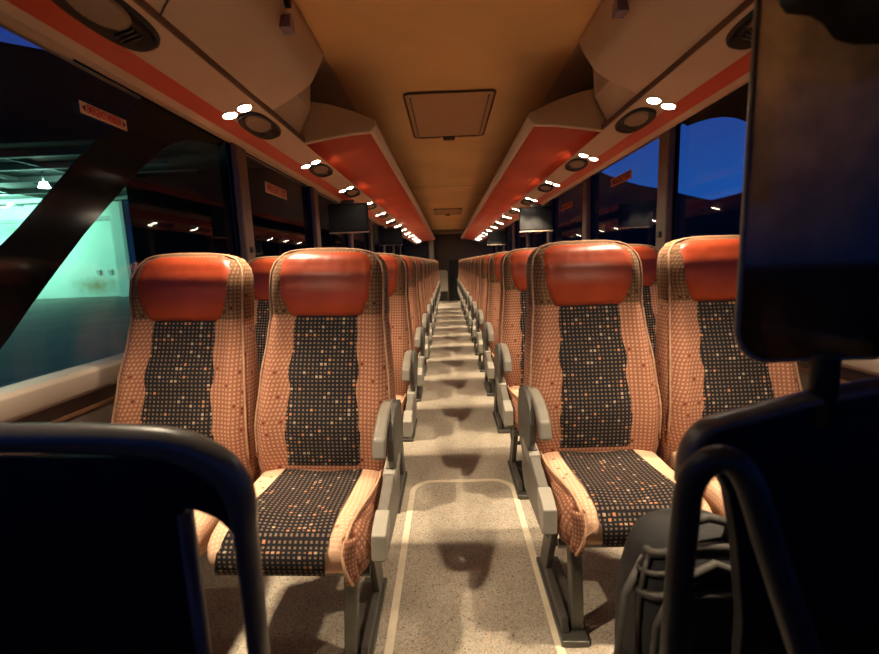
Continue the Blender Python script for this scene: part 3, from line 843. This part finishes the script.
def make_seat(a, aisle, name):
    """a = +1 when the aisle is at +x"""
    root = bpy.data.objects.new(name, None); COL.objects.link(root)
    br = make_backrest().build('backrest', [M['salmon_fabric'], M['brown_fabric']], root)
    overlay(0.130, 0.468, 0.962, 0.004, hw2=0.110).build('centre_panel', M['dark_fabric'], root)['label'] = 'dark checked centre panel'
    make_headrest().build('headrest', M['leather'], root)['label'] = 'glossy red leather headrest'
    MB().tube(outline(0.955, 0.004), 0.0042, 6).build('piping', M['piping'], root)
    MB().tube([(x_ * 1.0, y + 0.035, z - 0.002) for x_, y, z in outline(0.985, 0.0)], 0.0035, 6).build('rear_piping', M['piping'], root)
    # hard shell on the back of the seat
    mb = MB(); rows = []
    for z in [0.42, 0.5, 0.6, 0.7, 0.8, 0.9, 1.0, 1.05]:
        w_ = interp(z, WPTS) * 0.90; b = interp(z, BPTS)
        rows.append([(w_ * s, b + 0.012 - 0.02 * abs(s) ** 4, z) for s in (-1, -0.8, -0.4, 0, 0.4, 0.8, 1)])
    sh = mb.grid(rows).build('back_shell', M['shell'], root, solid=0.012)
    MB().tube([(-0.11, 0.215, 0.86), (-0.10, 0.245, 0.87), (0.10, 0.245, 0.87), (0.11, 0.215, 0.86)], 0.008, 8).build('grab_handle', M['dark_plastic'], root)
    cu = squash(make_cushion(a if aisle else 0)).build('cushion', M['sand_fabric'], root)
    squash(strip_on_cushion(lambda t: -0.122 - 0.014 * t - a * 0.048 * t, lambda t: 0.122 + 0.014 * t - a * 0.048 * t, 0.0035)).build('cushion_panel', M['dark_fabric'], root)['label'] = 'dark checked centre band of the cushion'
    # frame under the cushion
    fr = MB()
    fr.tube([(-0.19, -0.33, 0.32), (0.19, -0.33, 0.32)], 0.014, 8); fr.tube([(-0.19, -0.02, 0.32), (0.19, -0.02, 0.32)], 0.014, 8)
    fr.box(-0.17, 0.17, -0.34, 0.02, 0.328, 0.338)
    squash(fr).build('seat_frame', M['steel'], root)
    if aisle:
        # loose cover skirt bulging on the aisle side, with a curled corner
        rows = []; uvs = []
        NY = 16
        for i in range(NY + 1):
            v = i / NY; y = 0.0 - 0.395 * v
            xin = 0.188 - 0.045 * v ** 2; zt = cush_top(max(y, -0.385)) + 0.006
            bulge = 0.196 + 0.006 * math.sin(PI * v) - 0.028 * max(0, (v - 0.8) / 0.2) ** 2
            zb = 0.365 - 0.035 * v + 0.006 * math.sin(9 * v)
            pr_ = [(xin - 0.008, zt - 0.006), (xin, zt - 0.001), (xin + (bulge - xin) * 0.45, zt - 0.024), (xin + (bulge - xin) * 0.85, zt - 0.052), (bulge, (zt + zb) / 2 - 0.008), (bulge - 0.012, zb)]
            wob = 0.003 * math.sin(23 * v)
            rows.append([(a * (p[0] + wob), y - 0.004 * (k == 1), p[1]) for k, p in enumerate(pr_)])
            uvs.append([(0.03 * k, y) for k in range(6)])
        mb = MB(); mb.grid(rows, uvs)
        squash(mb).build('cover_skirt', M['salmon_fabric'], root, solid=0.004)
        fl_ = [(a * 0.184, -0.03, 0.474)] + [(a * (0.188 - 0.045 * v ** 2), -0.395 * v, cush_top(max(-0.395 * v, -0.385)) + 0.009) for v in (0.2, 0.35, 0.5, 0.65, 0.8, 0.9, 0.97)]
        fl_ += [(a * 0.141, -0.405, 0.435), (a * 0.138, -0.416, 0.405), (a * 0.142, -0.418, 0.375), (a * 0.150, -0.410, 0.345), (a * 0.157, -0.40, 0.325)]
        squash(MB().tube(fl_, [0.002] + [0.0032] * 6 + [0.0045] * 6, 8)).build('cover_hem', M['sand_fabric_plain'], root)
        mb = MB()
        g = []; us = []
        for i in range(9):
            v = i / 8; z = 0.45 - 0.12 * v
            r = []; 
            for j in range(5):
                s = j / 4
                r.append((a * (0.143 + 0.030 * s - 0.006 * math.sin(PI * v)), -0.412 + 0.022 * s ** 2 - 0.008 * math.sin(3 * v + s), z))
            g.append(r); us.append([(0.06 * j / 4, z) for j in range(5)])
        squash(mb.grid(g, us)).build('cover_corner', M['salmon_fabric'], root, solid=0.004)
        # grey side cover with pale caps
        x0, x1 = sorted((a * 0.202, a * 0.234))
        prof = [(0.02, 0.505), (-0.02, 0.508), (-0.265, 0.445), (-0.292, 0.433), (-0.292, 0.360), (-0.265, 0.345), (0.0, 0.33), (0.06, 0.38), (0.06, 0.47)]
        sc_ = MB().prism(prof, 'x', x0, x1).build('side_cover', M['grey_plastic'], root, bevel=0.006)
        xa, xb = sorted((a * 0.199, a * 0.237))
        MB().prism([(0.035, 0.500), (0.02, 0.513), (-0.09, 0.497), (-0.09, 0.462), (0.0, 0.468), (0.035, 0.478)], 'x', xa, xb).build('rear_cap', M['pale_plastic'], sc_, bevel=0.004)
        xc, xd = sorted((a * 0.206, a * 0.230))
        MB().prism([(0.018, 0.511), (0.016, 0.517), (-0.070, 0.505), (-0.070, 0.499)], 'x', xc, xd).build('button', M['grey_plastic'], sc_, bevel=0.002)
        MB().prism([(-0.22, 0.461), (-0.27, 0.449), (-0.299, 0.436), (-0.299, 0.366), (-0.27, 0.362), (-0.22, 0.41)], 'x', xa, xb).build('front_cap', M['pale_plastic'], sc_, bevel=0.004)
        # armrest: curved arm, dark web plate
        x0, x1 = sorted((a * 0.184, a * 0.221))
        top = [(0.125, 0.62), (0.10, 0.668), (0.05, 0.680), (-0.01, 0.681), (-0.07, 0.674), (-0.125, 0.656), (-0.165, 0.632), (-0.184, 0.580)]
        bot = [(-0.160, 0.574), (-0.145, 0.606), (-0.11, 0.634), (-0.06, 0.648), (0.0, 0.650), (0.06, 0.62)]
        ar = MB().prism(top + bot, 'x', x0, x1).build('armrest', M['arm_grey'], root, bevel=0.010, segs=3)
        xe, xf = sorted((a * 0.216, a * 0.236))
        web = [(0.10, 0.66), (0.04, 0.680), (-0.03, 0.676), (-0.08, 0.652), (-0.11, 0.60), (-0.105, 0.54), (-0.06, 0.49), (0.0, 0.46), (0.06, 0.45), (0.12, 0.50), (0.13, 0.59)]
        MB().prism(web, 'x', xe, xf).build('arm_bracket', M['arm_dark'], root, bevel=0.006)
        # A-shaped pedestal
        def leg(y0, z0, y1, z1, wd, nm):
            x0, x1 = sorted((a * 0.105, a * 0.142))
            MB().prism([(y0 - wd, z0), (y0 + wd, z0), (y1 + wd, z1), (y1 - wd, z1)], 'x', x0, x1).build(nm, M['steel'], root, bevel=0.006)
        leg(-0.19, 0.335, -0.22, 0.02, 0.022, 'leg')
        x0, x1 = sorted((a * 0.150, a * 0.172))
        MB().prism([(-0.17, 0.33), (-0.07, 0.33), (0.07, 0.02), (-0.25, 0.02), (-0.235, 0.06), (-0.03, 0.06), (-0.13, 0.27)], 'x', x0, x1).build('leg', M['arm_dark'], root, bevel=0.004)
        MB().box(min(a * 0.10, a * 0.180), max(a * 0.10, a * 0.180), -0.28, 0.09, 0.0, 0.02).build('foot_plate', M['steel'], root, bevel=0.004)
        ft = MB()
        ft.tube([(-0.17, 0.05, 0.33), (-0.17, -0.06, 0.21), (-0.16, -0.08, 0.19), (0.10, -0.08, 0.19), (0.11, -0.06, 0.21), (0.11, 0.05, 0.33)], 0.010, 8)
        ft.build('footrest', M['dark_plastic'], root)
        if a < 0:
            MB().box(-0.14, 0.08, -0.095, -0.085, 0.20, 0.30).build('footrest_pad', M['dark_plastic'], root, bevel=0.004)
    for ch in root.children:
        if ch.name.split('.')[0] in ('backrest', 'centre_panel', 'headrest', 'piping', 'rear_piping', 'back_shell', 'grab_handle'): ch.scale = (1, 1, 0.989)
    return root
M['sand_fabric_plain'] = mat('sand_hem', (0.62, 0.36, 0.21), 0.85, noise=0.1, nscale=60)
M['arm_grey'] = mat('armrest_grey', (0.19, 0.17, 0.135), 0.42, noise=0.08)
M['arm_dark'] = mat('arm_bracket_grey', (0.07, 0.065, 0.055), 0.45, noise=0.1)

protos = {}
LASTROW = {-1: 12, 1: 13}
SEAT_Y = {-1: 1.30, 1: 1.39}
for blk, side in ((-1, 'left'), (1, 'right')):
    for col, xs in (('aisle', 0.455), ('window', 0.915)):
        for k in range(LASTROW[blk]):
            key = (blk, col)
            if key not in protos: protos[key] = o = make_seat(-blk, col == 'aisle', 'coach_seat')
            else: o = copy_tree(protos[key])
            o.location = (blk * xs + (-0.011 if blk < 0 else -0.025), SEAT_Y[blk] + k * PITCH, 0.004 if blk < 0 else 0)
            if blk < 0: o.rotation_euler = (0, 0.034, 0)      # the left block leans a touch towards the aisle
            o['category'] = 'seat'
            o['group'] = 'coach seats in rows of four'
            if k == 0:
                o['label'] = ('front row %s seat on the %s with red headrest, checked panel%s' % (col, side, ' and grey armrest' if col == 'aisle' else ', beside the glass'))
            else:
                o['label'] = 'red-topped salmon %s seat on the %s, %s row from the front' % (col, side, ORD[k])

# ------------------------------------------------------------------ front partitions and rails
# left guard: moulded rail frame with slot and black panel
pl = empty('passenger_guard', (-0.70, 0.50, 0), 'dark guard panel with rounded rail and slot at left foreground', 'partition')
def rounded_outline(x_r, z_t, r, x_l, z_b, n=10):
    return [(x_l, z_b), (x_l, z_t)] + [(x_r - r + r * math.sin(t), z_t - r + r * math.cos(t)) for t in [PI / 2 * i / n for i in range(n + 1)]] + [(x_r, z_b)]
rail_path = [(-0.52, 0, 0.922), (-0.20, 0, 0.916), (0.16, 0, 0.906), (0.28, 0, 0.899), (0.335, 0, 0.888), (0.376, 0, 0.862), (0.394, 0, 0.83), (0.398, 0, 0.78), (0.398, 0, 0.4), (0.398, 0, 0.0)]
def smooth_path(P, rb=None, n=4):
    P = [Vector(p) for p in P]; out = []; ro = []
    for i in range(len(P) - 1):
        p0, p1, p2, p3 = P[max(i - 1, 0)], P[i], P[i + 1], P[min(i + 2, len(P) - 1)]
        for j in range(n):
            t = j / n; L = (p2 - p1).length
            m1 = (p2 - p0).normalized() * L; m2 = (p3 - p1).normalized() * L
            out.append((2 * t ** 3 - 3 * t * t + 1) * p1 + (t ** 3 - 2 * t * t + t) * m1 + (-2 * t ** 3 + 3 * t * t) * p2 + (t ** 3 - t * t) * m2)
            if isinstance(rb, list): ro.append(rb[i] + (rb[i + 1] - rb[i]) * t)
    out.append(P[-1])
    if isinstance(rb, list): ro.append(rb[-1])
    return [tuple(p) for p in out], (ro if isinstance(rb, list) else rb)
def oval_tube(path, ra, rb, n=16):
    """rail lying in the xz plane: half-depth ra in y, half-width rb in the plane"""
    if isinstance(rb, list) or len(path) > 6: path, rb = smooth_path(path, rb)
    mb = MB(); rings = []; k = len(path)
    for i in range(k):
        p = Vector(path[i]); t = (Vector(path[min(i + 1, k - 1)]) - Vector(path[max(i - 1, 0)])).normalized(); nn = Vector((-t.z, 0, t.x))
        rb_ = rb[i] if isinstance(rb, list) else rb
        rings.append([tuple(p + nn * rb_ * math.cos(2 * PI * j / n) + Vector((0, ra * math.sin(2 * PI * j / n), 0))) for j in range(n)])
    mb.grid(rings, close_u=True); mb.cap(0, n); mb.cap(len(mb.v) - n, n, flip=True); return mb
oval_tube(rail_path, 0.017, [0.018] * 3 + [0.020, 0.022, 0.023, 0.020, 0.0135, 0.0125, 0.0125]).build('rail', M['rail'], pl)
# web that thickens the rail above the slot
webp = [(-0.52, 0.895), (0.335, 0.880), (0.374, 0.85), (0.388, 0.81), (0.390, 0.77), (0.381, 0.785), (0.366, 0.800), (0.345, 0.810), (0.324, 0.814), (0.324, 0.0), (-0.52, 0.0)]
MB().prism(webp, 'y', -0.008, 0.008).build('panel', M['panel_black'], pl, bevel=0.003)
MB().tube([(0.325, 0, 0.806), (0.325, 0, 0.0)], 0.010, 10).build('inner_post', M['rail'], pl)
for xx in (0.325, 0.398, -0.4):
    MB().box(xx - 0.02, xx + 0.02, -0.025, 0.025, 0.0, 0.008).build('foot_plate', M['steel'], pl)

# right guard: driver's rear partition, top edge rising to the right
pr2 = empty('driver_guard', (0.60, 0.55, 0), 'large black guard panel with curved top edge at right foreground', 'partition')
def rel(pts): return [(p[0] - 0.60, p[1]) for p in pts]
topc = [(0.262, 0.0), (0.262, 0.80), (0.264, 0.835), (0.272, 0.858), (0.288, 0.876), (0.31, 0.884), (0.345, 0.892), (0.424, 0.912), (0.507, 0.925), (0.60, 0.935), (0.80, 0.942), (1.08, 0.944), (1.08, 0.0)]
slotless = [(0.345, 0.0), (0.345, 0.60), (0.33, 0.72), (0.315, 0.79), (0.290, 0.835), (0.275, 0.86), (0.288, 0.876), (0.31, 0.884), (0.345, 0.892), (0.424, 0.912), (0.507, 0.925), (0.60, 0.935), (0.80, 0.942), (1.08, 0.944), (1.08, 0.0)]
MB().prism(rel(slotless), 'y', -0.010, 0.010).build('panel', M['panel_black'], pr2, bevel=0.003)
rp2 = [(p[0] - 0.60, 0, p[1]) for p in topc[2:-1]]
oval_tube([(rp2[0][0] - 0.002, 0, 0.80)] + rp2, 0.018, 0.009).build('top_rail', M['rail'], pr2)
MB().box(0.02, 0.45, -0.012, -0.009, 0.45, 0.86).build('storage_pocket', M['panel_black'], pr2, bevel=0.002)
MB().tube([(-0.172, -0.005, 0.88), (-0.172, -0.005, 0.965), (-0.172, -0.005, 0.97)], 0.0150, 12).build('guard_peg', M['black_plastic'], pr2)
for xx in (-0.2, 0.4):
    MB().box(xx - 0.03, xx + 0.03, -0.03, 0.03, 0.0, 0.008).build('foot_plate', M['steel'], pr2)

# grab rail, inverted V in dark tube
gr = empty('grab_rail', (0.30, 0.46, 0), 'dark tubular inverted-V grab rail before the right guard panel', 'handrail')
def bez(P, n=8):
    out = []
    for i in range(len(P) - 1):
        out.append(P[i])
    out.append(P[-1]); return out
GP = [(0.212, 0.47, 0.0), (0.214, 0.47, 0.40), (0.217, 0.47, 0.68), (0.222, 0.47, 0.80), (0.226, 0.468, 0.845), (0.236, 0.463, 0.868), (0.252, 0.456, 0.878), (0.266, 0.449, 0.870), (0.276, 0.442, 0.848), (0.290, 0.43, 0.79), (0.308, 0.40, 0.70), (0.325, 0.36, 0.60), (0.338, 0.33, 0.50), (0.346, 0.31, 0.30), (0.346, 0.31, 0.0)]
MB().tube(smooth_path([(p[0] - 0.30, p[1] - 0.46, p[2]) for p in GP])[0], 0.0150, 16).build('tube', M['tube'], gr)
for q in (GP[0], GP[-1]):
    MB().tube([(q[0] - 0.30, q[1] - 0.46, 0.0), (q[0] - 0.30, q[1] - 0.46, 0.008)], 0.034, 16).build('floor_flange', M['steel'], gr)

# smoked guard screen above the right partition
sg = empty('smoked_screen', (0.60, 0.60, 0.95), 'smoky brown transparent guard screen at the right edge of the picture', 'screen')
def scr(r, x_l, x_r, z_b, z_t, n=8):
    return [(x_l + r - r * math.sin(t), z_b + r - r * math.cos(t)) for t in [PI / 2 * i / n for i in range(n, -1, -1)]][::1] + [(x_r, z_b), (x_r, z_t), (x_l, z_t)]
so = [(x_ - 0.60, z - 0.95) for x_, z in scr(0.045, 0.352, 1.10, 0.950, 1.56)]
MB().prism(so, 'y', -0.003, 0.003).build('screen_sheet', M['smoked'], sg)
edge = [(x_, 0, z) for x_, z in ([so[-1]] + so[:-2])]
MB().tube(edge, 0.0038, 8).build('edge_strip', M['guard_edge'], sg)
for xx in (-0.05, 0.3):
    MB().box(xx - 0.015, xx + 0.015, -0.026, 0.0, -0.0, 0.03).build('clamp', M['black_plastic'], sg, bevel=0.003)
# black housing hanging on the screen
bh = empty('black_housing', (0.52, 0.55, 1.45), 'black lumpy equipment housing hanging at the top right corner', 'housing')
hp = [(-0.158, 0.13), (-0.158, -0.065), (-0.148, -0.074), (-0.120, -0.078), (-0.105, -0.086), (-0.088, -0.106), (-0.065, -0.112), (-0.02, -0.113), (-0.005, -0.122), (0.015, -0.122), (0.03, -0.113), (0.20, -0.115), (0.40, -0.11), (0.40, 0.13)]
MB().prism(hp, 'y', -0.05, 0.035).build('case', M['black_plastic'], bh, bevel=0.010, segs=3)
MB().box(0.28, 0.34, -0.03, 0.02, 0.10, 0.16).build('mounting_arm', M['dark_plastic'], bh, bevel=0.004)

# ------------------------------------------------------------------ backpack on the floor
bp_ = empty('backpack', (0.44, 0.80, 0), 'dark grey backpack standing on the floor before the front right seat', 'bag')
def blob(cx, cy, z0, z1, rx, ry, n=24, rows_=14, e=3.0, lean=0.0, lump=0.0):
    g = []
    for i in range(rows_ + 1):
        v = i / rows_; t = -PI / 2 + PI * v
        k = abs(math.cos(t)) ** 0.5; z = (z0 + z1) / 2 + (z1 - z0) / 2 * math.copysign(abs(math.sin(t)) ** 0.75, math.sin(t))
        r = []
        for j in range(n):
            a = 2 * PI * j / n; c, s = math.cos(a), math.sin(a)
            f = 1 + lump * math.sin(5 * a + 7 * v) * math.sin(3 * PI * v)
            r.append((cx + rx * k * f * math.copysign(abs(c) ** (2 / e), c), cy + lean * v + ry * k * f * math.copysign(abs(s) ** (2 / e), s), z))
        g.append(r)
    mb = MB(); mb.grid(g, close_u=True); mb.cap(0, n); mb.cap(len(mb.v) - n, n, flip=True); return mb
blob(0, 0.02, 0.0, 0.56, 0.135, 0.10, lean=0.03, lump=0.03).build('main_body', M['bag'], bp_)
blob(0.005, -0.085, 0.03, 0.36, 0.105, 0.050, lump=0.03).build('front_pocket', M['bag'], bp_)
blob(-0.130, 0.0, 0.05, 0.28, 0.03, 0.06, lump=0.02).build('side_pocket', M['bag'], bp_)
def arcp(x0, x1, y, z0, z1, n=14):
    return [(x0 + (x1 - x0) * i / n, y, z0 + (z1 - z0) * math.sin(PI * i / n) ** 0.6) for i in range(n + 1)]
z1 = MB().tube([(-0.120, -0.07, 0.06), (-0.126, -0.072, 0.25), (-0.115, -0.07, 0.42), (-0.07, -0.055, 0.50), (0.0, -0.045, 0.525), (0.07, -0.055, 0.50), (0.115, -0.07, 0.42), (0.126, -0.072, 0.25), (0.120, -0.07, 0.06)], 0.008, 8)
z1.build('zip', M['strap'], bp_)
MB().tube([(-0.098, -0.118, 0.06), (-0.10, -0.122, 0.22), (-0.08, -0.12, 0.31), (0.0, -0.118, 0.345), (0.08, -0.12, 0.31), (0.10, -0.122, 0.22), (0.098, -0.118, 0.06)], 0.007, 8).build('zip', M['strap'], bp_)
def strap_mesh(path, w_, th):
    mb = MB(); rows = []
    for i, p in enumerate(path):
        rows.append([(p[0] - w_ / 2, p[1], p[2]), (p[0] + w_ / 2, p[1], p[2]), (p[0] + w_ / 2, p[1], p[2] + th), (p[0] - w_ / 2, p[1], p[2] + th)])
    mb.grid(rows, close_u=True, smooth=False); return mb
MB().tube([(-0.05, 0.0, 0.548), (-0.045, -0.01, 0.585), (0.0, -0.015, 0.60), (0.045, -0.01, 0.585), (0.05, 0.0, 0.548)], 0.009, 8).build('carry_handle', M['strap'], bp_)
def bag_pt(ang, z, k=1.02):
    sn = max(-1, min(1, (z - 0.28) / 0.28)); st = math.copysign(abs(sn) ** (1 / 0.75), sn); kk = (1 - st * st) ** 0.25
    v = (math.asin(st) + PI / 2) / PI; c, s_ = math.cos(ang), math.sin(ang)
    return (0.135 * kk * k * math.copysign(abs(c) ** (2 / 3.0), c), 0.02 + 0.03 * v + 0.10 * kk * k * math.copysign(abs(s_) ** (2 / 3.0), s_), z)
for zz, r_ in ((0.530, 0.009), (0.495, 0.006), (0.455, 0.009)):
    MB().tube([bag_pt(math.radians(195 + 150 * i / 14), zz - 0.012 * math.cos(PI * i / 7)) for i in range(15)], r_, 8).build('strap', M['strap'], bp_)
for an in (205, 238, 300):
    MB().tube([bag_pt(math.radians(an), 0.52 - 0.46 * i / 12, 1.03) for i in range(13)], 0.006, 8).build('strap', M['strap'], bp_)
MB().tube([(-0.10, 0.02, 0.50), (-0.150, -0.01, 0.44), (-0.168, -0.03, 0.34), (-0.178, -0.04, 0.26), (-0.175, -0.03, 0.16), (-0.15, -0.02, 0.08)], 0.008, 8).build('strap', M['strap'], bp_)
MB().box(-0.190, -0.165, -0.05, -0.03, 0.27, 0.31).build('buckle', M['chrome'], bp_, bevel=0.003)

# ------------------------------------------------------------------ outside, left: lit loading bay at night
gd = struct(MB().box(-140, 140, -60, 260, -1.05, -1.0).build('ground', M['asphalt']))
apr = struct(MB().box(-60, -3, 2, 31.9, -0.999, -0.42).build('apron', M['apron']))
bay = empty('loading_bay', (-24, 24, -0.42), 'dark building with a bright green-white lit loading bay, seen through the left window', 'building')
def bb(name, x0, x1, y0, y1, z0, z1, m, parent=bay, bevel=0.0):
    return MB().box(x0 + 24, x1 + 24, y0 - 24, y1 - 24, z0 + 0.42, z1 + 0.42).build(name, m, parent, bevel=bevel)
bw = bb('back_wall', -60, -21.6, 30, 30.4, -0.42, 5.9, M['bay_wall'])
for xx in (-23.9, -23.1): bb('wall_fitting', xx - 0.12, xx + 0.12, 29.9, 30, 1.1, 1.4, M['bay_steel'], bw)
bb('pilaster', -21.9, -21.2, 29.0, 30, -0.42, 5.7, M['bay_wall'])
bb('drain_pipe', -20.9, -20.7, 28.6, 28.8, -0.42, 5.7, M['bay_steel'])
bb('ceiling_deck', -60, -8, 16, 30.4, 5.95, 6.2, M['bay_ceiling'])
for yy in (17.5, 19.5, 22, 25, 28): bb('roof_beam', -60, -12, yy, yy + 0.18, 5.70, 5.95, M['bay_steel'])
for xx in (-44, -38, -33, -28.5, -24.5, -21, -17.5): bb('roof_beam', xx, xx + 0.10, 16.2, 30, 5.78, 5.94, M['bay_steel'])
bb('wall_rail', -60, -21.9, 29.7, 30, 4.7, 4.95, M['bay_steel'])
bb('dark_block', -15.6, 2.0, 22, 22.6, -0.42, 5.9, M['facade'])
fp = [(-60 + 24, 5.6 + 0.42), (-4 + 24, 5.6 + 0.42), (-4 + 24, 7.0 + 0.42), (-12.3 + 24, 8.3 + 0.42), (-16.4 + 24, 9.2 + 0.42), (-60 + 24, 12.5 + 0.42)]
MB().prism(fp, 'y', 15.4 - 24, 15.9 - 24).build('roof_fascia', M['facade'], bay)
for (lx, ly, lz, rr) in ((-18.4, 20.6, 5.25, 0.22), (-29.3, 27.5, 4.3, 0.55)):
    h = MB().tube([(lx + 24, ly - 24, lz + 0.42 + 0.12), (lx + 24, ly - 24, lz + 0.42 - 0.12)], [rr * 0.6, rr], 16).build('bay_lamp', M['bay_lamp'], bay)
    MB().tube([(lx + 24, ly - 24, lz + 0.42 + 0.12), (lx + 24, ly - 24, 5.9 + 0.42)], 0.04, 6).build('lamp_rod', M['bay_steel'], h)
for (lx, ly, lz, pw) in ((-18.4, 20.6, 4.9, 60), (-29.3, 26.0, 4.3, 2200), (-26, 26, 5.2, 900)):
    ld = bpy.data.lights.new('bay_lamp_light', 'POINT'); ld.energy = pw; ld.color = (0.45, 1.0, 0.72); ld.shadow_soft_size = 0.3
    lo = bpy.data.objects.new('bay_lamp_light', ld); COL.objects.link(lo); lo.location = (lx + 24, ly - 24, lz + 0.42); lo.parent = bay

# ------------------------------------------------------------------ outside, right: black hills under the dusk sky
def ridge(name, pts, depth, label):
    """pts = (x, y, z top) along the crest; slopes fall to both sides"""
    mb = MB(); rows = []
    for (x_, y, z) in pts:
        rows.append([(x_ - 25, y - depth, -1.0), (x_ - 8, y - depth * 0.35, z * 0.62), (x_, y, z), (x_ + 20, y + depth * 0.5, z * 0.5), (x_ + 45, y + depth, -1.0)])
    mb.grid(rows, smooth=False)
    o = mb.build(name, M['hill']); return tag(o, label, 'hill')
def crest(pxr, elev, D):
    return (pxr * D, D, 1.1 + elev * D)
HP = [(0.10, 0.30), (0.20, 0.28), (0.27, 0.235), (0.30, 0.205), (0.34, 0.180), (0.38, 0.163), (0.43, 0.148), (0.48, 0.138), (0.53, 0.124), (0.58, 0.112), (0.63, 0.122), (0.70, 0.140), (0.80, 0.17), (0.95, 0.19), (1.15, 0.16), (1.5, 0.12)]
ridge('hillside', [crest(a, b, 150) for a, b in HP], 40, 'dark hill ridge under the blue dusk sky outside the right windows')
